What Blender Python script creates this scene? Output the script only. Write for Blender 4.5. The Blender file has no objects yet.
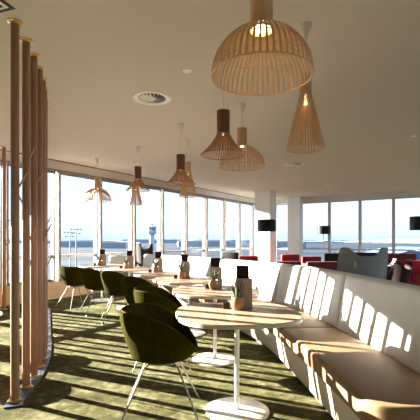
import bpy, bmesh, math, random
from mathutils import Vector, Matrix
random.seed(7)
C = bpy.context.scene.collection
PI = math.pi
CAM_H, FOC, HORIZ = 1.3, 385.0, 240.0
CEIL = 3.05

# ------------------------------------------------------------------ helpers
def ground(px, d, z=0.0):
    """world point seen in column px at distance d, height z"""
    return Vector(((px - 210.0) * d / FOC, d, z))

def mix(a, b, t): return tuple(a[i] + (b[i] - a[i]) * t for i in range(len(a)))

def mat(name, col, rough=0.6, metal=0.0, col2=None, scale=6.0, stretch=(1, 1, 1), bump=0.0, bscale=None,
        sheen=0.0, spec=0.5, lo=0.35, hi=0.65, detail=4.0):
    m = bpy.data.materials.new(name); m.use_nodes = True
    nt = m.node_tree; N = nt.nodes; L = nt.links
    b = N['Principled BSDF']
    b.inputs['Base Color'].default_value = (*col, 1)
    b.inputs['Roughness'].default_value = rough
    b.inputs['Metallic'].default_value = metal
    b.inputs['Specular IOR Level'].default_value = spec
    if sheen:
        b.inputs['Sheen Weight'].default_value = sheen
        b.inputs['Sheen Roughness'].default_value = 0.4
        b.inputs['Sheen Tint'].default_value = (*[min(1, c * 2.2 + 0.1) for c in col], 1)
    tc = N.new('ShaderNodeTexCoord'); mp = N.new('ShaderNodeMapping')
    mp.inputs['Scale'].default_value = stretch
    L.new(tc.outputs['Object'], mp.inputs['Vector'])
    if col2:
        n = N.new('ShaderNodeTexNoise'); n.inputs['Scale'].default_value = scale; n.inputs['Detail'].default_value = detail
        r = N.new('ShaderNodeValToRGB')
        r.color_ramp.elements[0].position = lo; r.color_ramp.elements[0].color = (*col, 1)
        r.color_ramp.elements[1].position = hi; r.color_ramp.elements[1].color = (*col2, 1)
        L.new(mp.outputs['Vector'], n.inputs['Vector']); L.new(n.outputs['Fac'], r.inputs['Fac'])
        L.new(r.outputs['Color'], b.inputs['Base Color'])
    if bump:
        n2 = N.new('ShaderNodeTexNoise'); n2.inputs['Scale'].default_value = bscale or scale * 8; n2.inputs['Detail'].default_value = 3
        bp = N.new('ShaderNodeBump'); bp.inputs['Strength'].default_value = bump; bp.inputs['Distance'].default_value = 0.02
        L.new(mp.outputs['Vector'], n2.inputs['Vector']); L.new(n2.outputs['Fac'], bp.inputs['Height'])
        L.new(bp.outputs['Normal'], b.inputs['Normal'])
    return m

def emit(name, col, s):
    m = bpy.data.materials.new(name); m.use_nodes = True
    nt = m.node_tree; nt.nodes.clear()
    e = nt.nodes.new('ShaderNodeEmission'); e.inputs['Color'].default_value = (*col, 1); e.inputs['Strength'].default_value = s
    o = nt.nodes.new('ShaderNodeOutputMaterial'); nt.links.new(e.outputs[0], o.inputs[0])
    return m

def glass_mat():
    m = bpy.data.materials.new('window_glass'); m.use_nodes = True
    nt = m.node_tree; nt.nodes.clear(); N = nt.nodes; L = nt.links
    t = N.new('ShaderNodeBsdfTransparent'); t.inputs[0].default_value = (0.95, 0.98, 0.98, 1)
    g = N.new('ShaderNodeBsdfGlossy'); g.inputs['Roughness'].default_value = 0.02; g.inputs[0].default_value = (1, 1, 1, 1)
    lw = N.new('ShaderNodeLayerWeight'); lw.inputs['Blend'].default_value = 0.08
    mx = N.new('ShaderNodeMixShader'); o = N.new('ShaderNodeOutputMaterial')
    L.new(lw.outputs['Fresnel'], mx.inputs[0]); L.new(t.outputs[0], mx.inputs[1]); L.new(g.outputs[0], mx.inputs[2]); L.new(mx.outputs[0], o.inputs[0])
    return m

def frosted_mat():
    m = bpy.data.materials.new('frosted_strip'); m.use_nodes = True
    nt = m.node_tree; nt.nodes.clear(); N = nt.nodes; L = nt.links
    t = N.new('ShaderNodeBsdfTranslucent'); t.inputs[0].default_value = (0.95, 0.96, 0.98, 1)
    g = N.new('ShaderNodeBsdfDiffuse'); g.inputs[0].default_value = (0.8, 0.8, 0.8, 1)
    mx = N.new('ShaderNodeMixShader'); mx.inputs[0].default_value = 0.2; o = N.new('ShaderNodeOutputMaterial')
    L.new(t.outputs[0], mx.inputs[1]); L.new(g.outputs[0], mx.inputs[2]); L.new(mx.outputs[0], o.inputs[0])
    return m

class MB:
    """collects primitive shapes into one mesh"""
    def __init__(s): s.bm = bmesh.new()
    def box(s, c, size, rot=None, bev=0.0):
        r = bmesh.ops.create_cube(s.bm, size=1.0); vs = r['verts']
        bmesh.ops.scale(s.bm, vec=size, verts=vs)
        if bev:
            es = list({e for v in vs for e in v.link_edges})
            rb = bmesh.ops.bevel(s.bm, geom=es, offset=bev, segments=2, profile=0.6, affect='EDGES')
            vs = list({v for f in rb['faces'] for v in f.verts} | {v for v in vs if v.is_valid})
        if rot is not None: bmesh.ops.rotate(s.bm, cent=(0, 0, 0), matrix=rot, verts=vs)
        bmesh.ops.translate(s.bm, vec=c, verts=vs)
        return s
    def tube(s, pts, r, seg=10, closed=False, cap=True):
        pts = [Vector(p) for p in pts]; n = len(pts)
        rr = r if isinstance(r, (list, tuple)) else [r] * n
        rings = []; up = None
        for i in range(n):
            if closed: t = pts[(i + 1) % n] - pts[i - 1]
            else: t = pts[min(i + 1, n - 1)] - pts[max(i - 1, 0)]
            t.normalize()
            if up is None:
                up = Vector((0, 0, 1)) if abs(t.z) < 0.9 else Vector((1, 0, 0))
            a = t.cross(up)
            if a.length < 1e-4: a = t.cross(Vector((0, 1, 0.1)))
            a.normalize(); b = a.cross(t); b.normalize(); up = b
            rings.append([s.bm.verts.new(pts[i] + (a * math.cos(2 * PI * k / seg) + b * math.sin(2 * PI * k / seg)) * rr[i]) for k in range(seg)])
        m = n if closed else n - 1
        for i in range(m):
            A, B = rings[i], rings[(i + 1) % n]
            for k in range(seg):
                s.bm.faces.new((A[k], A[(k + 1) % seg], B[(k + 1) % seg], B[k]))
        if cap and not closed:
            s.bm.faces.new(rings[0][::-1]); s.bm.faces.new(rings[-1])
        return s
    def lathe(s, prof, seg=32, c=(0, 0, 0)):
        """prof: (r,z) list; r==0 ends become poles"""
        c = Vector(c); rings = []
        for r, z in prof:
            if r < 1e-6: rings.append([s.bm.verts.new(c + Vector((0, 0, z)))])
            else: rings.append([s.bm.verts.new(c + Vector((r * math.cos(2 * PI * k / seg), r * math.sin(2 * PI * k / seg), z))) for k in range(seg)])
        for A, B in zip(rings[:-1], rings[1:]):
            for k in range(seg):
                k2 = (k + 1) % seg
                f = [A[k % len(A)], A[k2 % len(A)], B[k2 % len(B)], B[k % len(B)]]
                u = []
                for v in f:
                    if v not in u: u.append(v)
                if len(u) > 2:
                    s.bm.faces.new(u)
        return s
    def prism(s, outline, z0, z1, bev=0.0):
        lo = [s.bm.verts.new((x, y, z0)) for x, y in outline]; hi = [s.bm.verts.new((x, y, z1)) for x, y in outline]
        n = len(outline)
        s.bm.faces.new(lo[::-1]); top = s.bm.faces.new(hi)
        for i in range(n): s.bm.faces.new((lo[i], lo[(i + 1) % n], hi[(i + 1) % n], hi[i]))
        if bev:
            es = list(top.edges)
            bmesh.ops.bevel(s.bm, geom=es, offset=bev, segments=2, profile=0.5, affect='EDGES')
        return s
    def sweep(s, rings, cap=True):
        R = [[s.bm.verts.new(p) for p in ring] for ring in rings]; m = len(R[0])
        for A, B in zip(R[:-1], R[1:]):
            for k in range(m): s.bm.faces.new((A[k], A[(k + 1) % m], B[(k + 1) % m], B[k]))
        if cap: s.bm.faces.new(R[0][::-1]); s.bm.faces.new(R[-1])
        return s
    def build(s, name, m, parent=None, smooth=40, loc=None):
        bmesh.ops.recalc_face_normals(s.bm, faces=s.bm.faces)
        me = bpy.data.meshes.new(name); s.bm.to_mesh(me); s.bm.free()
        o = bpy.data.objects.new(name, me); C.objects.link(o); me.materials.append(m)
        if smooth:
            for p in me.polygons: p.use_smooth = True
            try: me.set_sharp_from_angle(angle=math.radians(smooth))
            except Exception: pass
        if parent: o.parent = parent
        if loc is not None: o.location = loc
        return o

def tag(o, label=None, cat=None, group=None, kind=None):
    if label: o['label'] = label
    if cat: o['category'] = cat
    if group: o['group'] = group
    if kind: o['kind'] = kind
    return o

def thing(name, label, cat, loc=(0, 0, 0), rz=0.0, group=None):
    o = bpy.data.objects.new(name, None); C.objects.link(o); o.empty_display_size = 0.1
    o.location = loc; o.rotation_euler = (0, 0, rz)
    return tag(o, label, cat, group)

def dup(root, loc, rz, label, group=None):
    r = root.copy(); C.objects.link(r); r.location = loc; r.rotation_euler = (0, 0, rz); r['label'] = label
    if group: r['group'] = group
    for ch in list(root.children):
        c = ch.copy(); C.objects.link(c); c.parent = r
        for g in list(ch.children):
            d = g.copy(); C.objects.link(d); d.parent = c
    return r

def smooth_path(pts, n=12):
    """Catmull-Rom through 2D/3D points"""
    P = [Vector(p) for p in pts]; P = [2 * P[0] - P[1]] + P + [2 * P[-1] - P[-2]]
    out = []
    for i in range(1, len(P) - 2):
        a, b, c, d = P[i - 1:i + 3]
        for k in range(n):
            t = k / n
            out.append(0.5 * ((2 * b) + (c - a) * t + (2 * a - 5 * b + 4 * c - d) * t * t + (3 * b - a - 3 * c + d) * t ** 3))
    out.append(P[-2]); return out

# ------------------------------------------------------------------ materials
M = {}
M['ceiling'] = mat('ceiling_paint', (0.57, 0.505, 0.43), 0.9, spec=0.2)
M['wall'] = mat('wall_paint', (0.40, 0.35, 0.30), 0.9, spec=0.2)
M['wallwood'] = mat('wall_panel_wood', (0.50, 0.27, 0.12), 0.5, col2=(0.56, 0.32, 0.15), scale=2, stretch=(6, 6, .5))
M['bulkhead'] = mat('bulkhead_paint', (0.64, 0.62, 0.59), 0.85, spec=0.2)
M['column'] = mat('column_plaster', (0.84, 0.84, 0.84), 0.8, spec=0.2)
M['lowwall'] = mat('low_wall_wood', (0.62, 0.43, 0.26), 0.55, col2=(0.70, 0.50, 0.31), scale=3, stretch=(1, 1, 6))
M['frame'] = mat('frame_grey_metal', (0.20, 0.22, 0.26), 0.45, 0.3)
M['frame_brown'] = mat('frame_bronze', (0.22, 0.19, 0.165), 0.5, 0.1)
M['frame_light'] = mat('frame_pale_metal', (0.52, 0.55, 0.60), 0.5, 0.1)
M['rail'] = mat('rail_white_metal', (0.78, 0.79, 0.80), 0.4)
M['glass'] = glass_mat()
M['frost'] = frosted_mat()
M['black'] = mat('black_plastic', (0.012, 0.012, 0.014), 0.5)
M['slot'] = mat('slot_dark_metal', (0.05, 0.045, 0.04), 0.6)
M['grille'] = mat('grille_white', (0.75, 0.72, 0.66), 0.5)
M['pole'] = mat('pole_walnut', (0.235, 0.12, 0.072), 0.45, col2=(0.275, 0.142, 0.088), scale=5, stretch=(8, 8, 0.6))
M['peg'] = mat('peg_oak', (0.42, 0.22, 0.12), 0.5)
M['brass'] = mat('brass', (0.75, 0.52, 0.22), 0.28, 1.0)
M['plinth'] = mat('plinth_blue_steel', (0.04, 0.06, 0.11), 0.4, 0.3)
M['birch'] = mat('lamp_birch', (0.48, 0.285, 0.14), 0.5, col2=(0.56, 0.35, 0.185), scale=8, stretch=(4, 4, 0.6))
M['walnut'] = mat('lamp_walnut', (0.10, 0.036, 0.017), 0.5, col2=(0.14, 0.052, 0.026), scale=8, stretch=(4, 4, 0.6))
M['walnutslat'] = mat('lamp_walnut_slats', (0.32, 0.145, 0.062), 0.5, col2=(0.38, 0.18, 0.08), scale=8, stretch=(4, 4, 0.6))
M['canopy'] = mat('canopy_white', (0.62, 0.57, 0.51), 0.5)
M['cable'] = mat('cable_white', (0.66, 0.62, 0.56), 0.5)
M['bulb_hot'] = emit('bulb_glow', (1.0, 0.72, 0.36), 60)
M['bulb_dim'] = emit('bulb_soft', (1.0, 0.70, 0.38), 16)
M['chair'] = mat('chair_olive_wool', (0.022, 0.020, 0.0012), 0.95, col2=(0.032, 0.029, 0.002), scale=30, bump=0.25, bscale=160, spec=0.02)
M['chair_in'] = mat('chair_seat_brown', (0.024, 0.016, 0.005), 0.85, col2=(0.032, 0.021, 0.006), scale=30, spec=0.1)
M['chair_rim'] = mat('chair_piping', (0.05, 0.036, 0.006), 0.9, spec=0.03)
M['steel'] = mat('brushed_steel', (0.27, 0.26, 0.24), 0.42, 0.7)
M['white'] = mat('white_lacquer', (0.80, 0.79, 0.76), 0.35)
M['tabletop'] = mat('table_oak', (0.24, 0.145, 0.095), 0.45, col2=(0.32, 0.21, 0.145), scale=3.0, stretch=(14, 1.2, 1), detail=6)
M['tableedge'] = mat('table_edge', (0.45, 0.41, 0.33), 0.5)
M['leather'] = mat('sofa_leather', (0.48, 0.47, 0.45), 0.42, col2=(0.52, 0.51, 0.49), scale=3, bump=0.06, bscale=60, spec=0.4)
M['leather_seat'] = mat('sofa_seat_leather', (0.17, 0.105, 0.058), 0.6, col2=(0.19, 0.12, 0.067), scale=3, bump=0.06, bscale=60, spec=0.1)
M['sofabase'] = mat('sofa_plinth', (0.40, 0.34, 0.27), 0.6)
M['dark'] = mat('dark_toe', (0.04, 0.035, 0.03), 0.6)
M['boxwood'] = mat('box_dark_wood', (0.035, 0.02, 0.012), 0.6, spec=0.2)
M['card'] = mat('menu_aubergine', (0.014, 0.003, 0.006), 0.6, spec=0.15)
M['kraft'] = mat('holder_oak', (0.30, 0.22, 0.155), 0.6, col2=(0.35, 0.26, 0.185), scale=8, stretch=(3, 3, 1))
M['pot'] = mat('pot_copper_wood', (0.26, 0.125, 0.045), 0.45, col2=(0.31, 0.155, 0.06), scale=12)
M['soil'] = mat('soil', (0.03, 0.022, 0.015), 0.95)
M['leaf'] = mat('aloe_leaf', (0.045, 0.062, 0.035), 0.6, col2=(0.08, 0.10, 0.06), scale=25)
M['shade_black'] = mat('lampshade_black', (0.004, 0.005, 0.006), 0.5, spec=0.2)
M['shade_in'] = mat('lampshade_lining', (0.5, 0.45, 0.35), 0.6)
M['grey'] = mat('wing_chair_grey', (0.26, 0.25, 0.23), 0.9, col2=(0.31, 0.30, 0.275), scale=40, bump=0.1, bscale=200, spec=0.1)
M['darkfab'] = mat('dark_upholstery', (0.010, 0.009, 0.009), 0.9, col2=(0.015, 0.0135, 0.013), scale=30)
M['red'] = mat('red_upholstery', (0.22, 0.005, 0.010), 0.75, col2=(0.26, 0.008, 0.013), scale=20)
M['dkred'] = mat('wine_upholstery', (0.10, 0.006, 0.012), 0.75, col2=(0.125, 0.009, 0.015), scale=20)
M['maroon'] = mat('maroon_upholstery', (0.012, 0.0015, 0.0025), 0.9, col2=(0.016, 0.002, 0.0035), scale=20)
M['pink'] = mat('cushion_coral', (0.35, 0.05, 0.06), 0.8)
M['porcelain'] = mat('porcelain', (0.85, 0.85, 0.83), 0.3)
M['ground'] = mat('airfield_ground', (0.018, 0.031, 0.055), 0.9, col2=(0.042, 0.057, 0.080), scale=0.012, stretch=(0.45, 3.0, 1), lo=0.42, hi=0.60, spec=0.1)
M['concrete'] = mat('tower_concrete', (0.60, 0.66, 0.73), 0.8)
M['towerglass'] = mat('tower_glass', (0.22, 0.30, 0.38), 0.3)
M['treeline'] = mat('far_woods_painted_haze', (0.33, 0.40, 0.48), 0.95, col2=(0.37, 0.45, 0.53), scale=0.05)  # distance haze painted in as a pale blue base colour
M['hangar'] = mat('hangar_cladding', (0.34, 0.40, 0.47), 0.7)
M['roofblue'] = mat('roof_blue_metal', (0.10, 0.15, 0.26), 0.5, 0.2)
M['mast'] = mat('mast_galvanised', (0.30, 0.32, 0.34), 0.6)

def carpet_mat():
    m = bpy.data.materials.new('moss_carpet'); m.use_nodes = True
    nt = m.node_tree; N = nt.nodes; L = nt.links; b = N['Principled BSDF']
    b.inputs['Roughness'].default_value = 0.95; b.inputs['Specular IOR Level'].default_value = 0.05
    b.inputs['Sheen Weight'].default_value = 0.08; b.inputs['Sheen Roughness'].default_value = 0.35; b.inputs['Sheen Tint'].default_value = (0.95, 0.88, 0.50, 1)
    tc = N.new('ShaderNodeTexCoord')
    def noise(sc, det, rough=0.6):
        n = N.new('ShaderNodeTexNoise'); n.inputs['Scale'].default_value = sc; n.inputs['Detail'].default_value = det
        n.inputs['Roughness'].default_value = rough
        L.new(tc.outputs['Object'], n.inputs['Vector']); return n
    big = noise(2.6, 5, 0.65); fine = noise(14, 4, 0.7)
    r1 = N.new('ShaderNodeValToRGB'); e = r1.color_ramp.elements
    e[0].position = 0.36; e[0].color = (0.012, 0.012, 0.002, 1); e[1].position = 0.62; e[1].color = (0.185, 0.172, 0.098, 1)
    k = r1.color_ramp.elements.new(0.49); k.color = (0.062, 0.060, 0.020, 1)
    ad = N.new('ShaderNodeMath'); ad.operation = 'MULTIPLY_ADD'; ad.inputs[1].default_value = 0.45
    sc = N.new('ShaderNodeMath'); sc.operation = 'MULTIPLY'; sc.inputs[1].default_value = 0.55
    L.new(big.outputs['Fac'], sc.inputs[0]); L.new(fine.outputs['Fac'], ad.inputs[0]); L.new(sc.outputs[0], ad.inputs[2])
    L.new(ad.outputs[0], r1.inputs['Fac']); L.new(r1.outputs['Color'], b.inputs['Base Color'])
    pile = noise(150, 3); bp = N.new('ShaderNodeBump'); bp.inputs['Strength'].default_value = 0.8; bp.inputs['Distance'].default_value = 0.03
    L.new(pile.outputs['Fac'], bp.inputs['Height']); L.new(bp.outputs['Normal'], b.inputs['Normal'])
    return m
M['carpet'] = carpet_mat()

# ------------------------------------------------------------------ room shell (its axes: NV across, UV along the window wall)
K = Vector((2.17, 16.9, 0)); NV = Vector((0.832, -0.555, 0)).normalized(); UV = Vector((-NV.y, NV.x, 0))
ROOM_A, ROOM_B = 9.3, -20.0  # right wall drawn in so its added windows brighten the ceiling
RZ = math.atan2(NV.y, NV.x)
def rp(a, b, z=0.0): return K + NV * a + UV * b + Vector((0, 0, z))
RM = Matrix.Rotation(RZ, 3, 'Z')
def rbox(mb, a0, a1, b0, b1, z0, z1):
    mb.box(rp((a0 + a1) / 2, (b0 + b1) / 2, (z0 + z1) / 2), (abs(a1 - a0), abs(b1 - b0), z1 - z0), RM); return mb
def struct(o): o['kind'] = 'structure'; return o
HEAD, SILL, TRANSOM = 2.84, 0.38, 0.94

struct(rbox(MB(), -0.3, ROOM_A + .3, ROOM_B - .3, 0.3, -0.12, 0).build('floor', M['carpet'], smooth=0))
struct(rbox(MB(), -0.3, ROOM_A + .3, ROOM_B - .3, 0.3, CEIL, CEIL + .15).build('ceiling', M['ceiling'], smooth=0))
w = struct(rbox(MB(), -0.22, 0, ROOM_B, 0.0, HEAD, CEIL).build('wall_left', M['bulkhead'], smooth=0))
lw_ = rbox(MB(), -0.22, 0, ROOM_B, 0.0, 0, SILL); rbox(lw_, -0.22, 0.03, ROOM_B, 0.0, SILL - .03, SILL)
struct(lw_.build('trim_1', M['lowwall'], smooth=0))
struct(rbox(MB(), -0.22, ROOM_A, 0, 0.22, HEAD, CEIL).build('wall_back', M['bulkhead'], smooth=0))
lw_ = rbox(MB(), -0.22, ROOM_A, 0, 0.22, 0, SILL); rbox(lw_, 0.0, ROOM_A, -0.03, 0.22, SILL - .03, SILL)
struct(lw_.build('trim_2', M['lowwall'], smooth=0))
wr = rbox(MB(), ROOM_A, ROOM_A + .2, ROOM_B, 0.2, HEAD, CEIL); rbox(wr, ROOM_A, ROOM_A + .2, ROOM_B, -15.0, 0, HEAD); rbox(wr, ROOM_A, ROOM_A + .2, -0.6, 0.2, 0, HEAD); rbox(wr, ROOM_A, ROOM_A + .2, -15.0, -0.6, 0, SILL)
struct(wr.build('wall_right', M['wall'], smooth=0))
struct(rbox(MB(), -0.2, ROOM_A + .2, ROOM_B - .2, ROOM_B, 0, CEIL).build('wall_front', M['wallwood'], smooth=0))
struct(rbox(MB(), 0.05, 0.10, ROOM_B, -0.05, CEIL - .012, CEIL).build('trim_3', M['slot'], smooth=0))
struct(rbox(MB(), 0.0, 0.04, ROOM_B, 0.0, HEAD - .02, HEAD + .02).build('trim_4', M['frame_brown'], smooth=0))

nwin = 0
def left_window(b0, b1):
    """bay between mullion centres b0 < b1; carries the double mullion at b0"""
    global nwin; nwin += 1
    f = MB()
    rbox(f, -0.12, 0.02, b0 + .042, b0 + .085, SILL, HEAD)
    rbox(f, -0.15, -0.10, b0 + .085, b1 - .085, SILL, SILL + .05)
    rbox(f, -0.15, -0.10, b0 + .085, b1 - .085, HEAD - .05, HEAD)
    o = struct(f.build('window_%d' % nwin, M['frame_brown'], smooth=0))
    rbox(MB(), -0.12, 0.02, b0 - .085, b0 - .046, SILL, HEAD).build('mullion', M['frame'], o, 0)
    rbox(MB(), -0.09, -0.07, b0 - .046, b0 + .042, SILL, HEAD).build('frosted_strip', M['frost'], o, 0)
    rbox(MB(), -0.13, -0.122, b0 + .085, b1 - .085, SILL + .05, HEAD - .05).build('window_pane', M['glass'], o, 0)
    rbox(MB(), -0.11, -0.05, b0 + .085, b1 - .085, TRANSOM - .03, TRANSOM + .03).build('transom_rail', M['rail'], o, 0)
for i in range(-9, 9):
    b0 = -10.035 + 1.178 * i
    left_window(b0, min(b0 + 1.178, 0.08))
def back_window(a0, a1):
    global nwin; nwin += 1
    f = MB()
    rbox(f, a0 - .05, a0 + .05, 0.02, 0.14, SILL, HEAD)
    rbox(f, a0 + .05, a1 - .05, 0.09, 0.14, SILL, SILL + .05)
    rbox(f, a0 + .05, a1 - .05, 0.09, 0.14, HEAD - .05, HEAD)
    o = struct(f.build('window_%d' % nwin, M['frame_light'], smooth=0))
    rbox(MB(), a0 + .05, a1 - .05, 0.115, 0.123, SILL + .05, HEAD - .05).build('window_pane', M['glass'], o, 0)
    rbox(MB(), a0 + .05, a1 - .05, 0.05, 0.10, TRANSOM - .03, TRANSOM + .02).build('transom_rail', M['frame_light'], o, 0)
for i in range(0, 8):
    a0 = 0.0 if i == 0 else 0.72 + 1.16 * (i - 1)
    a1 = min(0.72 + 1.16 * i, ROOM_A)
    back_window(a0, a1)

for i in range(12):  # unseen right-wall windows, added as daylight fill for this side
    b0 = -15.0 + 1.2 * i; nwin += 1
    f = MB(); rbox(f, ROOM_A + .02, ROOM_A + .14, b0 - .05, b0 + .05, SILL, HEAD); rbox(f, ROOM_A + .05, ROOM_A + .12, b0 + .05, b0 + 1.15, TRANSOM - .03, TRANSOM + .02)
    o = struct(f.build('window_%d' % nwin, M['frame_light'], smooth=0))
    rbox(MB(), ROOM_A + .125, ROOM_A + .133, b0 + .05, b0 + 1.15, SILL, HEAD).build('window_pane', M['glass'], o, 0)
# columns
def column(name_label, c, wa, wb):
    mb = MB(); mb.box((0, 0, CEIL / 2), (wa, wb, CEIL), bev=0.01)
    o = mb.build('column', M['column'], smooth=0); o.location = c; o.rotation_euler = (0, 0, RZ)
    tag(o, name_label, 'column'); o['kind'] = 'structure'
column('white square column behind the first black floor lamp', (1.98, 13.75, 0), 0.60, 0.5)
column('white column standing against the far window wall', rp(1.70, -0.16), 0.54, 0.30)

# ------------------------------------------------------------------ ceiling fittings
def ring_diffuser(px, d, label):
    t = thing('ceiling_diffuser', label, 'air vent', ground(px, d, CEIL))
    MB().lathe([(0.165, -0.004), (0.20, -0.014), (0.232, -0.010), (0.236, 0.0), (0.165, 0.0)], 40).build('outer_ring', M['grille'], t)
    MB().lathe([(0, -0.001), (0.17, -0.001), (0.17, 0.0)], 32).build('dark_plate', M['slot'], t)
    mb = MB()
    for k in range(20):
        a = 2 * PI * k / 20
        mb.box((0.105 * math.cos(a), 0.105 * math.sin(a), -0.012), (0.125, 0.017, 0.003),
               (Matrix.Rotation(a, 3, 'Z') @ Matrix.Rotation(math.radians(32), 3, 'X')))
    mb.build('swirl_blades', M['grille'], t, 0)
    MB().lathe([(0, -0.022), (0.035, -0.02), (0.042, -0.008), (0.042, 0)], 20).build('hub', M['grille'], t)
ring_diffuser(152, 4.745, 'round swirl air diffuser in the ceiling, nearest and largest of three')
ring_diffuser(294, 8.86, 'round swirl air diffuser in the ceiling to the right of the cone lamp')
ring_diffuser(333, 12.25, 'small far round swirl diffuser in the ceiling above the far windows')
sq = thing('ceiling_grille', 'square black and white air grille in the ceiling at the top left corner', 'air vent', (0, 0, CEIL), math.radians(-22))
tip = Vector((-1.465, 2.89, CEIL)); rr = Matrix.Rotation(math.radians(-26), 3, 'Z')
sq.location = tip - rr @ Vector((0.28, 0.04, 0)); sq.rotation_euler = (0, 0, math.radians(-26 + 45 - 38))
sq.location = (-1.755, 2.77, CEIL)
for k, (h, nm, m_) in enumerate([(0.225, 'outer_frame', 'black'), (0.192, 'louvre_ring', 'grille'), (0.166, 'louvre_ring', 'black'), (0.138, 'louvre_ring', 'grille'), (0.11, 'louvre_ring', 'black'), (0.08, 'louvre_ring', 'grille'), (0.05, 'centre_plate', 'black')]):
    mb = MB(); z = -0.004 - 0.004 * k
    mb.box((0, 0, z / 2), (2 * h, 2 * h, -z), bev=0.0)
    mb.build(nm, M[m_], sq, 0)
def spot(px, d, label):
    t = thing('ceiling_spotlight', label, 'ceiling light', ground(px, d, CEIL))
    MB().lathe([(0.025, -0.001), (0.03, -0.008), (0.045, -0.006), (0.047, 0)], 20).build('trim_ring', M['white'], t)
    MB().lathe([(0, -0.003), (0.027, -0.003), (0.027, 0)], 16).build('lens', M['rail'], t)
spot(187, 3.99, 'tiny round spotlight in the ceiling left of the big dome lamp')
spot(414, 6.48, 'tiny round spotlight in the ceiling near the right edge')

# ------------------------------------------------------------------ pendant lamps
def slats(mb, prof, n, wid, th, phase=0.0):
    """n curved wooden ribs following the (r,z) profile"""
    for k in range(n):
        a = 2 * PI * k / n + phase; ca, sa = math.cos(a), math.sin(a)
        rings = []
        for i, (r, z) in enumerate(prof):
            p0 = prof[max(i - 1, 0)]; p1 = prof[min(i + 1, len(prof) - 1)]
            tr, tz = p1[0] - p0[0], p1[1] - p0[1]; l = math.hypot(tr, tz) or 1; nr, nz = tz / l, -tr / l
            ww = min(wid, 2 * PI * r / n * 0.92)
            ring = []
            for su, sv in ((-1, -1), (1, -1), (1, 1), (-1, 1)):
                R_ = r + nr * th / 2 * sv; Z_ = z + nz * th / 2 * sv
                ring.append((R_ * ca - su * ww / 2 * sa, R_ * sa + su * ww / 2 * ca, Z_))
            rings.append(ring)
        mb.sweep(rings)
    return mb
def ringtube(mb, r, z, th, seg=40, w_=8):
    mb.tube([(r * math.cos(2 * PI * k / seg), r * math.sin(2 * PI * k / seg), z) for k in range(seg)], th, w_, closed=True); return mb

def pendant(kind, px, d, zrim, label, group, wood='birch', hot=False, dia=None):
    x = (px - 210) * d / FOC
    t = thing('pendant_lamp', label, 'lamp', (x, d, zrim), random.uniform(0, 1), group)
    slat_m = M['birch'] if wood == 'birch' else M['walnutslat']; neck_m = M['birch'] if wood == 'birch' else M['walnut']
    if kind == 'dome':
        R, H, nr, neck_h = 0.29, 0.275, 0.062, 0.225
        prof = [(R * math.cos(u), H * math.sin(u) / math.sin(1.355)) for u in [1.355 * i / 12 for i in range(13)]]
        n = 52; wid, th = 0.013, 0.005
    elif kind == 'flare':
        R, H, nr, neck_h = 0.225, 0.215, 0.062, 0.225
        prof = []
        for i in range(11):
            u = i / 10
            prof.append((nr + (R - nr) * (1 - u) ** 1.22 , H * u - 0.010 * math.sin(PI * u)))
        n = 44; wid, th = 0.011, 0.004
    else:
        R, H, nr, neck_h = 0.152, 0.45, 0.045, 0.15
        prof = [(nr + (R - nr) * (1 - (i / 8) ** 1.08), H * i / 8) for i in range(9)]
        n = 40; wid, th = 0.010, 0.004
    mb = slats(MB(), prof, n, wid, th)
    mb.build('slatted_shade', slat_m, t, 0)
    rb = ringtube(MB(), R, 0.0, 0.0055)
    if kind == 'dome': ringtube(rb, prof[5][0] - .006, prof[5][1], 0.003)
    rb.build('rim_ring', slat_m, t)
    MB().lathe([(nr - .006, H + .001), (nr + .003, H - .012), (nr + .003, H + neck_h), (nr - .006, H + neck_h), (nr - .006, H + .001)], 28).build('neck', neck_m, t)
    bz = H + 0.015 if kind != 'cone' else H - 0.06
    MB().lathe([(0, bz - .035), (.022, bz - .028), (.032, bz), (.024, bz + .026), (.012, bz + .05), (0, bz + .05)], 16).build('bulb', M['bulb_hot'] if hot else M['bulb_dim'], t)
    top = CEIL - zrim
    MB().tube([(0, 0, bz + .04), (0, 0, top - .10)], 0.0045, 8).build('cable', M['cable'], t)
    MB().lathe([(0, top - .125), (.010, top - .125), (.016, top - .10), (.048, top - .014), (.055, top), (0, top)], 24).build('ceiling_canopy', M['canopy'], t)
    return t
pendant('dome', 261.7, 2.22, 2.243, 'large birch dome pendant lamp glowing overhead, nearest to the camera', 'birch dome pendants', hot=True)
pendant('dome', 242, 4.96, 2.238, 'birch dome pendant lamp hanging right below the walnut neck lamp', 'birch dome pendants')
pendant('dome', 97.5, 8.28, 2.14, 'birch dome pendant lamp against the left window, farthest of the domes', 'birch dome pendants')
pendant('flare', 223.3, 3.85, 2.15, 'walnut flared pendant lamp left of and touching in view the second birch dome', 'walnut flared pendants', 'walnut')
pendant('flare', 180.7, 5.81, 2.145, 'dark walnut flared pendant lamp right of the tower window, in front of a pale cone', 'walnut flared pendants', 'walnut')
pendant('flare', 138, 7.2, 2.23, 'dark walnut flared pendant lamp nearest the left windows', 'walnut flared pendants', 'walnut')
pendant('cone', 305.5, 3.13, 2.04, 'tall birch cone pendant lamp right of the large dome', 'birch cone pendants')
pendant('cone', 188, 6.74, 2.06, 'pale birch cone pendant lamp partly behind the middle walnut lamp', 'birch cone pendants')
pendant('cone', 136, 9.2, 2.14, 'pale birch cone pendant lamp behind the leftmost walnut lamp', 'birch cone pendants')

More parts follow.
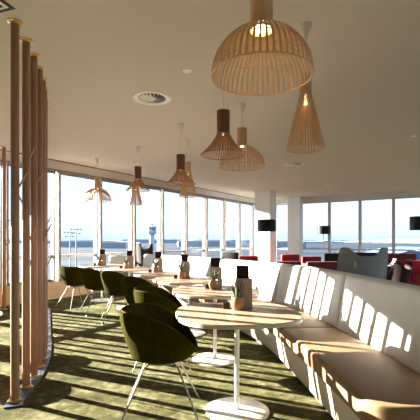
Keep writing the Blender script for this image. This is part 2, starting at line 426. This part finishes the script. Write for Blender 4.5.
# ------------------------------------------------------------------ timber pole screen on the left
pole_xy = [(-1.565, 3.09), (-1.612, 3.375), (-1.665, 3.64), (-1.735, 3.92), (-1.82, 4.19), (-1.92, 4.46), (-2.02, 4.71), (-2.125, 4.95)]
dirv = Vector((-0.42, 1.0)).normalized()
for i in range(1, 10):
    p = Vector((-2.125, 4.95)) + dirv * 0.275 * i
    pole_xy.append((p.x, p.y))
pole_xy.append((-3.85, 7.2))
ordn = ['nearest', 'second', 'third', 'fourth', 'fifth', 'sixth', 'seventh', 'eighth', 'ninth', 'tenth', 'eleventh', 'twelfth', 'thirteenth', 'fourteenth', 'fifteenth', 'sixteenth', 'seventeenth', 'last']
PL = 0.012
pegs = {0: [(1.72, 1, .12)], 1: [(1.62, -1, .11), (1.30, 1, .10), (2.02, 1, .10)], 2: [(1.02, -1, .10), (1.84, 1, .10)], 3: [(1.13, -1, .13), (1.93, -1, .12)],
        4: [(1.35, 1, .12)], 5: [(1.0, 1, .12), (1.7, -1, .12)], 6: [(1.5, 1, .12)], 7: [(1.2, -1, .12)], 17: [(1.55, 1, .14), (1.2, 1, .12), (.9, 1, .12)]}
for i, (x, y) in enumerate(pole_xy):
    q = pole_xy[min(i + 1, len(pole_xy) - 2)]; pr = pole_xy[max(i - 1, 0)]
    rz = math.atan2(q[1] - pr[1], q[0] - pr[0])
    lab = {'nearest': 'nearest brown timber pole of the floor-to-ceiling screen', 'last': 'farthest brown timber pole of the screen, alone by the left windows'}.get(
        ordn[i], '%s brown timber pole of the screen, counted from the camera' % ordn[i])
    if i == len(pole_xy) - 1: PL = 0.0; rz = 2.4
    t = thing('screen_pole', lab, 'pole', (x, y, PL), rz, 'timber poles of the screen')
    h = CEIL - PL
    MB().lathe([(0, .008), (.0325, .008), (.0325, h - .008), (0, h - .008)], 20).build('pole_shaft', M['pole'], t)
    MB().lathe([(0, 0), (.054, 0), (.054, .007), (.048, .010), (.036, .012), (.036, .018), (.0315, .018), (.0315, .01), (0, .01)], 24).build('base_collar', M['brass'], t)
    MB().lathe([(0, h), (.058, h), (.058, h - .008), (.050, h - .012), (.037, h - .014), (.037, h - .022), (.0315, h - .022), (.0315, h - .01), (0, h - .01)], 24).build('top_collar', M['brass'], t)
    for (z, sgn, ln) in pegs.get(i, []):
        yaw = -rz + (0 if sgn > 0 else PI)
        dx, dy = math.cos(yaw), math.sin(yaw)
        MB().tube([(dx * .02, dy * .02, z - .03), (dx * (.03 + ln * .55), dy * (.03 + ln * .55), z + ln * .95)], 0.008, 8).build('wooden_peg', M['peg'], t)
pp = smooth_path([(-1.53, 2.98)] + pole_xy[:-1:2] + [pole_xy[-2]], 6)
outl = []; inn = []
for i, p in enumerate(pp):
    tv = (pp[min(i + 1, len(pp) - 1)] - pp[max(i - 1, 0)]).normalized(); nv = Vector((tv.y, -tv.x))
    outl.append(p + nv * 0.075); inn.append(p - nv * 0.06)
pl = MB().prism([(v.x, v.y) for v in outl] + [(v.x, v.y) for v in reversed(inn)], 0.0, 0.012, 0.0).build('screen_plinth', M['plinth'], smooth=0)
tag(pl, 'curved blue steel floor strip under the timber poles', 'plinth')

# ------------------------------------------------------------------ banquette sofa
TOPZ, SEATZ = 0.965, 0.435
T = [(1.50, 2.0), (1.475, 2.55), (1.435, 3.11), (1.385, 3.6), (1.325, 4.15), (1.20, 4.85), (0.97, 5.5), (0.48, 6.42), (0.29, 6.74), (-0.40, 7.74), (-0.82, 8.32), (-1.56, 9.15)]
path = smooth_path([Vector(p) for p in T], 10)
# resample evenly
cum = [0.0]
for a, b in zip(path[:-1], path[1:]): cum.append(cum[-1] + (b - a).length)
LEN = cum[-1]
def at_s(s):
    s = max(0, min(LEN, s))
    for i in range(len(cum) - 1):
        if cum[i + 1] >= s:
            t = (s - cum[i]) / max(1e-9, cum[i + 1] - cum[i]); return path[i].lerp(path[i + 1], t)
    return path[-1]
def frame_s(s):
    a, b = at_s(s - 0.15), at_s(s + 0.15); tv = (b - a).normalized()
    return at_s(s), Vector((-tv.y, tv.x))        # inward normal (towards the tables)
def s_of_px(px):
    best = min(range(400), key=lambda i: abs(at_s(LEN * i / 399).x * FOC / at_s(LEN * i / 399).y + 210 - px)); return LEN * best / 399
def rounded(prof, r=0.03, n=3):
    out = []; m = len(prof)
    for i in range(m):
        p, a, b = Vector(prof[i]), Vector(prof[i - 1]), Vector(prof[(i + 1) % m])
        ra = min(r, (a - p).length * .45, (b - p).length * .45)
        p0 = p + (a - p).normalized() * ra; p1 = p + (b - p).normalized() * ra
        for k in range(n + 1):
            t = k / n; out.append((p0 * (1 - t) ** 2 + 2 * p * t * (1 - t) + p1 * t * t))
    return out
def sweep_section(s0, s1, prof, endround=None, step=0.09, puff=0.0):
    n = max(3, int((s1 - s0) / step)); rings = []
    ss = [s0 + (s1 - s0) * i / n for i in range(n + 1)]
    e = 0.012
    ss = sorted(set([s0, s0 + e, s0 + 2.5 * e, s1 - 2.5 * e, s1 - e, s1] + [v for v in ss if s0 + 3 * e < v < s1 - 3 * e] + ([s0 + endround * k / 8 for k in range(1, 8)] if endround else [])))
    cw = sum(p[0] for p in prof) / len(prof); cz = sum(p[1] for p in prof) / len(prof)
    for s in ss:
        p, nv = frame_s(s); ring = []
        dd = min(s - s0, s1 - s); k = 0.0 if dd >= 2.4 * e else (1 - dd / (2.4 * e)) ** 2
        for w_, z in prof:
            if endround and s - s0 < endround and w_ > 0.3:
                r = endround; ds = s - s0; cut = r - math.sqrt(max(0, r * r - (r - ds) ** 2)); w2 = w_ - cut
            else: w2 = w_
            w2 += (cw - w2) * 0.0; 
            ins = 0.010 * k
            w2 += math.copysign(ins, cw - w2) if abs(cw - w2) > ins else 0
            z2 = z + (math.copysign(ins, cz - z) if abs(cz - z) > ins else 0)
            q = p + nv * w2; ring.append((q.x, q.y, z2))
        rings.append(ring)
    return MB().sweep(rings)
sofa = thing('banquette_sofa', 'long curved cream leather banquette sofa running behind the tables', 'sofa', (1.1, 2.3, 0))
def at_sofa(o):
    o.parent = sofa; o.location = -sofa.location; return o
seams = [0.0] + [s_of_px(px) for px in (346, 281, 236, 192, 166)] + [LEN]
back_prof = rounded([(-0.15, 0.06), (0.10, 0.06), (0.105, 0.42), (0.012, TOPZ), (-0.10, TOPZ), (-0.15, 0.80)], 0.035)
seat_prof = rounded([(0.10, 0.285), (0.655, 0.285), (0.665, SEATZ), (0.10, SEATZ)], 0.03)
base_prof = rounded([(0.10, 0.05), (0.60, 0.05), (0.635, 0.28), (0.10, 0.28)], 0.012)
toe_prof = [(0.0, 0.0), (0.56, 0.0), (0.56, 0.055), (0.0, 0.055)]
for i, (s0, s1) in enumerate(zip(seams[:-1], seams[1:])):
    at_sofa(sweep_section(s0 + .002, s1 - .002, back_prof).build('back_panel', M['leather'], sofa))
    at_sofa(sweep_section(s0 + .002, s1 - .002, seat_prof, endround=0.17 if i == 0 else None).build('seat_cushion', M['leather_seat'], sofa))
at_sofa(sweep_section(0.03, LEN - .01, base_prof, endround=0.15).build('base', M['sofabase'], sofa))
at_sofa(sweep_section(0.10, LEN - .05, toe_prof).build('toe_kick', M['dark'], sofa))

# ------------------------------------------------------------------ tables
tables = [(0.205, 2.93, 0.14, 'nearest'), (0.054, 4.19, 0.2, 'second nearest'), (-0.31, 5.36, 0.45, 'third'),
          (-0.83, 6.40, 0.6, 'fourth'), (-1.55, 7.36, 0.65, 'fifth'), (-2.32, 8.27, 0.7, 'farthest')]
def superellipse(a, b, n=2.7, seg=56):
    out = []
    for k in range(seg):
        t = 2 * PI * k / seg; c, s_ = math.cos(t), math.sin(t)
        out.append((a * math.copysign(abs(c) ** (2 / n), c), b * math.copysign(abs(s_) ** (2 / n), s_)))
    return out
TT = 0.755
def make_table(label):
    t = thing('pedestal_table', label, 'table', group='oak pedestal tables along the banquette')
    tp = MB().prism(superellipse(.458, .455), TT - .006, TT).build('tabletop', M['tabletop'], t)
    MB().prism(superellipse(.461, .458), TT - .030, TT - .0045).build('top_edge', M['tableedge'], t)
    MB().lathe([(0, .012), (.030, .014), (.021, .03), (.0185, .06), (.0185, TT - .06), (.03, TT - .045), (.11, TT - .038), (.11, TT - .030), (0, TT - .030)], 24).build('column', M['white'], t)
    MB().lathe([(0, 0), (.243, 0), (.245, .006), (.235, .012), (.08, .017), (.0, .018)], 48).build('base_disc', M['white'], t)
    return t
t0 = None
for (x, y, rz, w_) in tables:
    lab = 'oak topped white pedestal table, %s of the six' % ({'nearest': 'nearest the camera', 'farthest': 'farthest, by the left window'}.get(w_, w_ + (' from the camera' if w_ != 'second nearest' else '')))
    if t0 is None: t0 = make_table(lab); t0.location = (x, y, 0); t0.rotation_euler = (0, 0, rz)
    else: dup(t0, (x, y, 0), rz, lab)

# table-top sets: plant, menu holder, menu card, small box
def make_plant(label):
    t = thing('potted_aloe', label, 'plant', group='potted aloes on the tables')
    MB().lathe([(0, 0), (.034, 0), (.048, .02), (.053, .055), (.048, .10), (.044, .104), (.041, .098), (.041, .088), (0, .088)], 28).build('pot', M['pot'], t)
    MB().lathe([(0, .091), (.0405, .090), (.0405, .085), (0, .085)], 16).build('soil', M['soil'], t)
    mb = MB(); rnd = random.Random(3)
    for k in range(15):
        a = 2 * PI * k / 15 * 2.4 + rnd.uniform(-.2, .2); ln = rnd.uniform(.09, .155); tilt = rnd.uniform(.12, .55)
        pts = [(math.cos(a) * (.008 + math.sin(tilt) * ln * u * (0.6 + .4 * u)), math.sin(a) * (.008 + math.sin(tilt) * ln * u * (0.6 + .4 * u)), .088 + math.cos(tilt) * ln * u) for u in (0, .25, .5, .75, 1)]
        mb.tube(pts, [.0085, .0095, .0075, .005, .001], 6)
    mb.build('leaves', M['leaf'], t)
    return t
def make_holder(label):
    o = MB()
    W, D, H, th = .135, .055, .238, .006
    o.box((0, -D / 2 + th / 2, H / 2), (W, th, H)); o.box((0, D / 2 - th / 2, H / 2), (W, th, H))
    o.box((-W / 2 + th / 2, 0, H / 2), (th, D - 2 * th, H)); o.box((W / 2 - th / 2, 0, H / 2), (th, D - 2 * th, H))
    o.box((0, 0, th / 2), (W - 2 * th, D - 2 * th, th))
    h = o.build('menu_holder', M['kraft'], smooth=0)
    return tag(h, label, 'menu holder', 'menu holders on the tables')
def make_menu(label):
    o = MB(); o.box((-.009, 0, .168), (.103, .012, .336), bev=.001)
    m_ = o.build('menu', M['card'], smooth=0); return tag(m_, label, 'menu', 'dark menu cards on the tables')
def make_box(label):
    t = thing('condiment_box', label, 'box', group='condiment boxes on the tables')
    mb = MB(); W, H, th = .05, .05, .005
    for sx in (-1, 1): mb.box((sx * (W - th) / 2, 0, H / 2), (th, W, H)); mb.box((0, sx * (W - th) / 2, H / 2), (W - 2 * th, th, H))
    mb.box((0, 0, th / 2), (W - 2 * th, W - 2 * th, th)); mb.build('box_body', M['boxwood'], t, 0)
    mb = MB(); mb.box((0, 0, .028), (W - 2.4 * th, W - 2.4 * th, .045)); mb.build('sachets', M['dark'], t, 0)
    return t
P0 = H0 = N0 = B0 = None
for i, (x, y, rz, w_) in enumerate(tables):
    wn = {'nearest': 'nearest table', 'second nearest': 'second nearest table', 'farthest': 'farthest table by the window'}.get(w_, w_ + ' table from the camera')
    o = Vector((x, y, TT)); vd = Vector((x, y, 0)).normalized(); sd = Vector((vd.y, -vd.x, 0)); az = math.atan2(-vd.x, vd.y)
    k = 1.0
    pp_ = o + sd * (.005 * k) + vd * .08; hp = o + sd * .055 + vd * .165; bp_ = o - sd * .085 + vd * .13
    if i in (2, 3): bp_ = o - sd * .17 + vd * .10
    if i == 1: pp_ = o - sd * .015 + vd * .07; hp = o + sd * .012 + vd * .165
    if i == 2: pp_ = o - sd * .085 + vd * .03; hp = o - sd * .035 + vd * .14
    if i == 3: pp_ = o - sd * .075 + vd * .04; hp = o - sd * .02 + vd * .15
    if i >= 4: pp_ = o - sd * .045 + vd * .01; hp = o + sd * .02 + vd * .12; bp_ = o - sd * .15 + vd * .06
    if i == 0:
        P0 = make_plant('potted aloe in a round wooden pot on the nearest table'); P0.location = pp_; P0.rotation_euler = (0, 0, .3)
        H0 = make_holder('tan wooden menu holder on the nearest table'); H0.location = hp; H0.rotation_euler = (0, 0, az)
        N0 = make_menu('dark aubergine menu card sticking out of the holder on the nearest table'); N0.location = hp + Vector((0, 0, .0065)); N0.rotation_euler = (0, 0, az)
        B0 = make_box('small brown condiment box beside the plant on the nearest table'); B0.location = bp_; B0.rotation_euler = (0, 0, az + .1)
    else:
        dup(P0, pp_, 1.3 * i, 'potted aloe in a round wooden pot on the ' + wn)
        dup(H0, hp, az, 'tan wooden menu holder on the ' + wn)
        dup(N0, hp + Vector((0, 0, .0065)), az, 'dark aubergine menu card sticking out of the holder on the ' + wn)
        dup(B0, bp_, az + .1, 'small brown condiment box beside the plant on the ' + wn)

# ------------------------------------------------------------------ olive tub chairs (front is local +X)
def tub_point(th, v, inset):
    """v: 0 bottom pole .. 1 rim; returns point of the shell"""
    R = 0.305 - inset
    cx = math.cos(th)
    hx = (cx + 1) / 2
    h = 0.49 + 0.30 * (1 - hx ** 2.7)
    zb = 0.405 + inset * 0.9
    # profile: rounded bottom then flaring wall
    u = v
    if u < 0.45:
        q = u / 0.45; r = 0.225 * math.sin(q * PI / 2) ; z = zb + 0.055 * (1 - math.cos(q * PI / 2))
    else:
        q = (u - 0.45) / 0.55; r = 0.225 + 0.080 * math.sin(q * PI / 2) * (0.55 + 0.45 * (1 - hx)) / 1.0
        z = zb + 0.055 + (h - inset * 0.2 - zb - 0.055) * q
    r *= R / 0.305
    sq = 1.0 + 0.05 * abs(math.sin(2 * th))
    return Vector((r * cx * sq, r * math.sin(th) * sq * 1.02, z))
def make_chair(label):
    t = thing('tub_chair', label, 'chair', group='olive tub chairs along the tables')
    seg, nv = 48, 16
    def shell(inset, v0=0.0):
        mb_v = []
        for j in range(nv + 1):
            v = v0 + (1 - v0) * j / nv
            mb_v.append([tub_point(2 * PI * k / seg, v, inset) for k in range(seg)])
        return mb_v
    mb = MB(); out_ = shell(0.0, 0.06)
    mb.sweep_closed = None
    def skin(rings, capfirst, rev=False):
        R = [[mb.bm.verts.new(p) for p in ring] for ring in rings]
        for A_, B_ in zip(R[:-1], R[1:]):
            for k in range(seg): mb.bm.faces.new((A_[k], A_[(k + 1) % seg], B_[(k + 1) % seg], B_[k]))
        if capfirst: mb.bm.faces.new(R[0])
        return R
    Ro = skin(out_, True)
    Ri = skin(shell(0.030, 0.42), True)
    for k in range(seg): mb.bm.faces.new((Ro[-1][k], Ro[-1][(k + 1) % seg], Ri[-1][(k + 1) % seg], Ri[-1][k]))
    mb.build('shell', M['chair'], t, 60)
    # piping round the rim
    MB().tube([(tub_point(2 * PI * k / 64, 1.0, 0.015) + Vector((0, 0, .002))) for k in range(64)], 0.0075, 8, closed=True).build('piping', M['chair_rim'], t)
    # inner lining just inside the shell and the seat cushion
    mb = MB(); rings = [[tub_point(2 * PI * k / seg, .50 + .47 * j / 10, 0.034) for k in range(seg)] for j in range(11)]
    R = [[mb.bm.verts.new(p) for p in ring] for ring in rings]
    for A_, B_ in zip(R[:-1], R[1:]):
        for k in range(seg): mb.bm.faces.new((A_[k], A_[(k + 1) % seg], B_[(k + 1) % seg], B_[k]))
    mb.build('lining', M['chair_in'], t, 60)
    MB().lathe([(0, .445), (.17, .445), (.205, .455), (.212, .468), (.195, .488), (.10, .496), (0, .498)], 32).build('seat_cushion', M['chair_in'], t)
    mb = MB(); mb.tube([(.12 * math.cos(2 * PI * k / 20), .11 * math.sin(2 * PI * k / 20), .398) for k in range(20)], .008, 8, closed=True)
    mb.box((0, 0, (.40)), (.21, .03, .008)); mb.box((0, 0, (.40)), (.03, .20, .008)); mb.build('seat_frame', M['steel'], t)
    for sx in (-1, 1):
        for sy in (-1, 1):
            MB().tube([(sx * .085, sy * .078, (.40)), (sx * .12, sy * .11, .378), (sx * .285, sy * .255, .004)], [.0075, .0075, .0065], 8).build('leg', M['steel'], t)
    return t
chairs = [((-.36, 2.89), 'olive green tub chair nearest the camera at the nearest table', .06), ((-.50, 4.06), 'olive green tub chair at the second nearest table', .1),
          ((-.885, 5.20), 'olive green tub chair at the third table from the camera', .25), ((-1.45, 6.22), 'olive green tub chair at the fourth table from the camera', .3),
          ((-2.0, 6.92), 'olive green tub chair at the fifth table from the camera', .55), ((-2.62, 7.55), 'olive green tub chair farthest from the camera, by the left window', .9)]
c0 = None
for (xy, lab, rz) in chairs:
    if c0 is None: c0 = make_chair(lab); c0.location = (*xy, 0); c0.rotation_euler = (0, 0, rz)
    else: dup(c0, (*xy, 0), rz, lab)

# white conical side tables on the window side of the screen
def side_table(x, y, label):
    t = thing('side_table', label, 'table', (x, y, 0))
    MB().lathe([(0, 0), (.245, 0), (.25, .01), (.20, .22), (.15, .38), (0, .38)], 36).build('cone_base', M['white'], t)
    MB().lathe([(0, .38), (.27, .38), (.28, .392), (.27, .405), (0, .407)], 40).build('table_top', M['white'], t)
side_table(-2.80, 4.62, 'white conical side table behind the poles at the left frame edge')
side_table(-2.72, 3.82, 'white conical side table outside the left frame edge, nearer the camera')

# ------------------------------------------------------------------ floor lamps
def floor_lamp(x, y, label):
    t = thing('floor_lamp', label, 'lamp', (x, y, 0), 0, 'black drum floor lamps')
    MB().lathe([(0, 0), (.15, 0), (.15, .012), (.02, .022), (0, .022)], 32).build('base', M['black'], t)
    MB().tube([(0, 0, .02), (0, 0, 1.70)], .013, 10).build('pole', M['black'], t)
    MB().lathe([(.25, 1.535), (.25, 1.85), (.246, 1.85), (.246, 1.535), (.25, 1.535)], 40).build('lamp_shade', M['shade_black'], t)
    mb = MB()
    for k in range(3): mb.tube([(0, 0, 1.70), (.246 * math.cos(k * 2.094), .246 * math.sin(k * 2.094), 1.70)], .004, 6)
    mb.lathe([(0, 1.6), (.03, 1.6), (.03, 1.72), (0, 1.72)], 12)
    mb.build('shade_carrier', M['steel'], t)
floor_lamp(1.535, 10.4, 'black drum floor lamp in front of the square column')
floor_lamp(4.45, 15.1, 'small far black drum floor lamp before the far windows')
floor_lamp(4.97, 9.05, 'black drum floor lamp cut off by the right frame edge')

# ------------------------------------------------------------------ lounge seating behind the sofa
def wing_chair(x, y, rz, label, m_, wid=0.78, z=1.16, group=None):
    """high shell chair with two ears; local +Y is its front, its back faces -Y"""
    t = thing('wing_chair', label, 'chair', (x, y, 0), rz, group)
    nu, nv = 24, 14; mb = MB()
    def pt(u, v, off):
        a = (u - .5) * PI * 1.15; hw = wid / 2 * (0.66 + 0.34 * min(1, v * 1.1)) - off
        xx = hw * math.sin(a); yy = -0.30 * math.cos(a) * (1 - off * 2.5) + 0.03 - 0.12 * v
        q = abs(u - .5); ear = math.exp(-(max(0, abs(q - .27) - .04) / .085) ** 2)
        top = z - 0.135 + 0.135 * ear
        if q > .32: top -= (z - .62) * ((q - .32) / .18) ** 1.6
        zz = 0.30 + (top - 0.30) * v
        return Vector((xx, yy, zz))
    O = [[mb.bm.verts.new(pt(i / nu, j / nv, 0)) for i in range(nu + 1)] for j in range(nv + 1)]
    I = [[mb.bm.verts.new(pt(i / nu, j / nv, .05)) for i in range(nu + 1)] for j in range(nv + 1)]
    for j in range(nv):
        for i in range(nu):
            mb.bm.faces.new((O[j][i], O[j][i + 1], O[j + 1][i + 1], O[j + 1][i])); mb.bm.faces.new((I[j][i], I[j + 1][i], I[j + 1][i + 1], I[j][i + 1]))
        mb.bm.faces.new((O[j][0], O[j + 1][0], I[j + 1][0], I[j][0])); mb.bm.faces.new((O[j][nu], I[j][nu], I[j + 1][nu], O[j + 1][nu]))
    for i in range(nu):
        mb.bm.faces.new((O[nv][i], O[nv][i + 1], I[nv][i + 1], I[nv][i])); mb.bm.faces.new((O[0][i], I[0][i], I[0][i + 1], O[0][i + 1]))
    o = mb.build('shell', m_, t, 70)
    MB().box((0, .02, .36), (wid * .62, .50, .14), bev=.05).build('seat_cushion', m_, t)
    mb = MB(); mb.tube([(0, 0, .02), (0, 0, .30)], .03, 12); mb.build('stem', M['steel'], t)
    mb = MB()
    for k in range(4):
        a = PI / 4 + k * PI / 2; mb.tube([(0, 0, .05), (.33 * math.cos(a), .33 * math.sin(a), .014)], [.022, .012], 8)
    mb.build('star_base', M['steel'], t)
def armchair(x, y, rz, label, m_, w_=0.8, top=0.78, name='armchair', cat='armchair', dep=0.75, nseat=1, arm=0.60):
    """local +Y is the front"""
    t = thing(name, label, cat, (x, y, 0), rz)
    th = .13
    mb = MB(); mb.box((0, 0, .21), (w_, dep, .18), bev=.03); mb.build('base', m_, t)
    MB().box((0, -dep / 2 + th / 2, (top + .12) / 2 + .0), (w_, th, top - .12), bev=.05).build('backrest', m_, t)
    for sx in (-1, 1):
        MB().box((sx * (w_ / 2 - th / 2), .03, (arm + .12) / 2), (th, dep - .06, arm - .12), bev=.045).build('armrest', m_, t)
    sw = (w_ - 2 * th) / nseat
    for k in range(nseat):
        MB().box((-w_ / 2 + th + sw * (k + .5), .06, .36), (sw - .008, dep - .16, .15), bev=.04).build('seat_cushion', m_, t)
    for sx in (-1, 1):
        for sy in (-1, 1):
            MB().tube([(sx * (w_ / 2 - .08), sy * (dep / 2 - .08), .0), (sx * (w_ / 2 - .09), sy * (dep / 2 - .09), .13)], [.014, .02], 8).build('leg', M['steel'], t)
    return t
wing_chair(2.44, 6.25, math.radians(-6), 'grey wing chair with two rounded ears, behind the sofa on the right', M['grey'], 0.78, 1.185)
wing_chair(-1.69, 9.85, math.radians(14), 'dark heart-backed wing chair behind the far end of the sofa', M['darkfab'], 0.44, 1.21)
def g2(px, d): return ((px - 210) * d / FOC, d)
armchair(*g2(226, 12.6), math.radians(150), 'black rounded armchair by the windows left of the square column', M['darkfab'], .58, .90)
armchair(*g2(247, 12.2), math.radians(165), 'red armchair seen over the sofa, left of the square column', M['red'], .62, .79)
armchair(*g2(284, 9.6), math.radians(8), 'low wine red armchair just behind the sofa, right of the first floor lamp', M['dkred'], .64, .79)
armchair(*g2(293, 12.6), math.radians(185), 'red armchair in front of the column at the far windows', M['red'], .62, .82)
armchair(*g2(321.5, 9.3), math.radians(2), 'wide wine red sofa with its back to the camera', M['dkred'], .92, .80, 'lounge_sofa', 'sofa', nseat=2)
armchair(*g2(314, 11.5), math.radians(180), 'dark red armchair facing the camera behind the wide wine red sofa', M['dkred'], .6, .80)
armchair(*g2(337, 11.6), math.radians(176), 'black armchair left of the grey wing chair', M['darkfab'], .62, .90)
armchair(*g2(370, 12.0), math.radians(178), 'black sofa seen over the grey wing chair', M['darkfab'], .85, .90, 'lounge_sofa', 'sofa', nseat=2)
wing_chair(*g2(392, 7.6), math.radians(28), 'maroon high-backed tub chair right of the grey wing chair', M['maroon'], .46, .88)
armchair(*g2(418, 9.6), math.radians(172), 'bright red armchair at the right frame edge', M['red'], .84, .78)
armchair(*g2(405, 11.9), math.radians(180), 'wine red sofa behind the bright red armchair', M['dkred'], 1.0, .88, 'lounge_sofa', 'sofa', nseat=2)
armchair(*g2(122, 9.15), math.radians(215), 'small white lounge armchair by the windows beyond the fifth table', M['leather'], .5, .92, dep=.5)
cu = MB().box((0, 0, 0), (.20, .10, .26), Matrix.Rotation(.15, 3, 'Y'), bev=.045).build('cushion', M['pink'], smooth=60)
cu.location = (*g2(408.5, 11.95), .58); tag(cu, 'coral cushion on the wine red sofa at the right', 'cushion')
tb = thing('coffee_table', 'black round coffee table with a white vase, before the bright red armchair', 'table', (*g2(395, 10.4), 0))
MB().lathe([(0, .60), (.24, .60), (.24, .625), (0, .625)], 32).build('table_top', M['black'], tb)
MB().tube([(0, 0, .02), (0, 0, .60)], .02, 10).build('stem', M['black'], tb)
MB().lathe([(0, 0), (.18, 0), (.18, .015), (0, .025)], 28).build('base', M['black'], tb)
vs = MB().lathe([(0, 0), (.05, 0), (.07, .05), (.065, .10), (.04, .14), (.05, .17), (.044, .17), (.034, .14), (0, .13)], 24).build('vase', M['porcelain'], smooth=60)
vs.location = (*g2(395, 10.4), .625); tag(vs, 'small white vase on the black coffee table', 'vase')

# ------------------------------------------------------------------ outside: the airfield
GZ = -10.0
g = MB(); g.box((0, 4000, GZ - .5), (16000, 16000, 1)); g = g.build('ground', M['ground'], smooth=0); struct(g)
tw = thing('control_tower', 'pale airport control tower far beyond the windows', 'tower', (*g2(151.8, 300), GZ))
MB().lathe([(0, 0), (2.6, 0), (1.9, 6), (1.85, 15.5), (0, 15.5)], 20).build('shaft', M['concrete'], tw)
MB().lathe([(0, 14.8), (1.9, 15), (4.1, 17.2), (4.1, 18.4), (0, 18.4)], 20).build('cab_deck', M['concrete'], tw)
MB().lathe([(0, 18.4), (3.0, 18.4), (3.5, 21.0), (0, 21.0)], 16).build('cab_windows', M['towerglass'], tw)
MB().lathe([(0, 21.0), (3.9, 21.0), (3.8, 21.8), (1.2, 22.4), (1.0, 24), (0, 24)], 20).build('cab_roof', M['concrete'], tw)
def mast(px, d, top, label):
    t = thing('light_mast', label, 'light mast', (*g2(px, d), GZ)); h = top - GZ
    MB().tube([(0, 0, 0), (0, 0, h)], [.22, .10], 10).build('mast_pole', M['mast'], t)
    mb = MB(); mb.tube([(-1.5, 0, h - .6), (1.5, 0, h - .6)], .06, 6); mb.tube([(-1.2, 0, h - 1.9), (1.2, 0, h - 1.9)], .06, 6); mb.build('crossbar', M['mast'], t)
    for x_, z_ in ((-1.5, -.6), (-.5, -.6), (.6, -.6), (1.5, -.6), (-1.1, -1.9), (1.1, -1.9)):
        MB().box((x_, -.15, h + z_), (.5, .35, .35), Matrix.Rotation(.4, 3, 'X'), bev=.03).build('floodlight', M['mast'], t)
mast(70, 120, 4.3, 'left and shorter of two floodlight masts outside the left windows')
mast(76.2, 118, 5.2, 'right and taller of two floodlight masts outside the left windows')
mast(127, 190, 2.2, 'small distant floodlight mast left of the control tower')
# wooded horizon
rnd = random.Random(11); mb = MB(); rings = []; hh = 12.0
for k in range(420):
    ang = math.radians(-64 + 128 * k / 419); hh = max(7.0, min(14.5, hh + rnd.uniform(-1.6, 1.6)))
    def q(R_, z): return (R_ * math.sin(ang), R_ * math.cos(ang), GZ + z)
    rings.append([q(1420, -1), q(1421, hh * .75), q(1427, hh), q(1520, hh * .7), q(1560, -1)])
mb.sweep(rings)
tl = mb.build('distant_woods', M['treeline'], smooth=80); tag(tl, 'line of woods painted in haze colour along the horizon beyond the airfield', 'trees', kind='stuff')
def hangar(px, d, wid, hgt, dep, label, m_='hangar'):
    t = thing('hangar', label, 'building', (*g2(px, d), GZ), math.radians(rnd.uniform(-12, 12)))
    MB().box((0, 0, hgt / 2), (wid, dep, hgt)).build('walls', M[m_], t, 0)
    mb = MB(); ring0 = []; rings = []
    for e in (-1, 1):
        rings.append([(-wid * .51, e * dep * .51, hgt), (-wid * .25, e * dep * .51, hgt * 1.22), (0, e * dep * .51, hgt * 1.3), (wid * .25, e * dep * .51, hgt * 1.22), (wid * .51, e * dep * .51, hgt)])
    mb.sweep(rings); mb.build('roof', M['roofblue' if m_ == 'roofblue' else 'concrete'], t, 0)
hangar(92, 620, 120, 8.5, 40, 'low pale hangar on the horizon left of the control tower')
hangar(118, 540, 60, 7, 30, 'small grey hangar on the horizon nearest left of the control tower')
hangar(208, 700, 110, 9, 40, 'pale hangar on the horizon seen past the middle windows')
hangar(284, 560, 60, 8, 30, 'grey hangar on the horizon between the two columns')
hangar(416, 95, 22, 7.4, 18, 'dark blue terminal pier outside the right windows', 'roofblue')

# ------------------------------------------------------------------ light
sun = bpy.data.lights.new('sun', 'SUN'); sun.energy = 75.0; sun.angle = math.radians(0.4); sun.color = (1.0, 0.89, 0.75)
so = bpy.data.objects.new('sun', sun); C.objects.link(so)
hd = Vector((0.912, -0.410, 0)).normalized(); el = math.atan(0.29)
dv = hd * math.cos(el) + Vector((0, 0, -math.sin(el)))
so.rotation_euler = dv.to_track_quat('-Z', 'Y').to_euler(); so.location = (-20, 20, 12)

wd = bpy.data.worlds.new('sky'); bpy.context.scene.world = wd; wd.use_nodes = True
nt = wd.node_tree; N = nt.nodes; L = nt.links; bg = N['Background']
tc = N.new('ShaderNodeTexCoord'); sep = N.new('ShaderNodeSeparateXYZ'); L.new(tc.outputs['Generated'], sep.inputs[0])
cr = N.new('ShaderNodeValToRGB'); L.new(sep.outputs['Z'], cr.inputs['Fac']); e = cr.color_ramp.elements
e[0].position = 0.0; e[0].color = (0.72, 0.88, 1.10, 1); e[1].position = 1.0; e[1].color = (0.16, 0.30, 0.62, 1)
for p, c in ((0.02, (0.93, 1.10, 1.30)), (0.07, (1.02, 1.24, 1.45)), (0.22, (0.86, 1.16, 1.50)), (0.5, (0.50, 0.78, 1.25))):
    k = cr.color_ramp.elements.new(p); k.color = (*c, 1)
L.new(cr.outputs['Color'], bg.inputs['Color']); bg.inputs['Strength'].default_value = 1.12

# ------------------------------------------------------------------ camera
cam = bpy.data.cameras.new('camera'); co = bpy.data.objects.new('camera', cam); C.objects.link(co)
cam.sensor_width = 36; cam.sensor_fit = 'HORIZONTAL'; cam.lens = 36 * FOC / 420; cam.shift_y = (HORIZ - 210) / 420
cam.clip_start = 0.05; cam.clip_end = 20000
co.location = (0, 0, CAM_H); co.rotation_euler = (PI / 2, 0, 0)
sc = bpy.context.scene; sc.camera = co
sc.view_settings.view_transform = 'Standard'; sc.view_settings.look = 'None'; sc.view_settings.gamma = 1.0; sc.view_settings.exposure = 0.0
sc.view_settings.use_curve_mapping = False
try:
    sc.cycles.use_denoising = True; sc.cycles.max_bounces = 10; sc.cycles.diffuse_bounces = 6; sc.cycles.transparent_max_bounces = 12
    sc.cycles.sample_clamp_indirect = 20.0
except Exception: pass
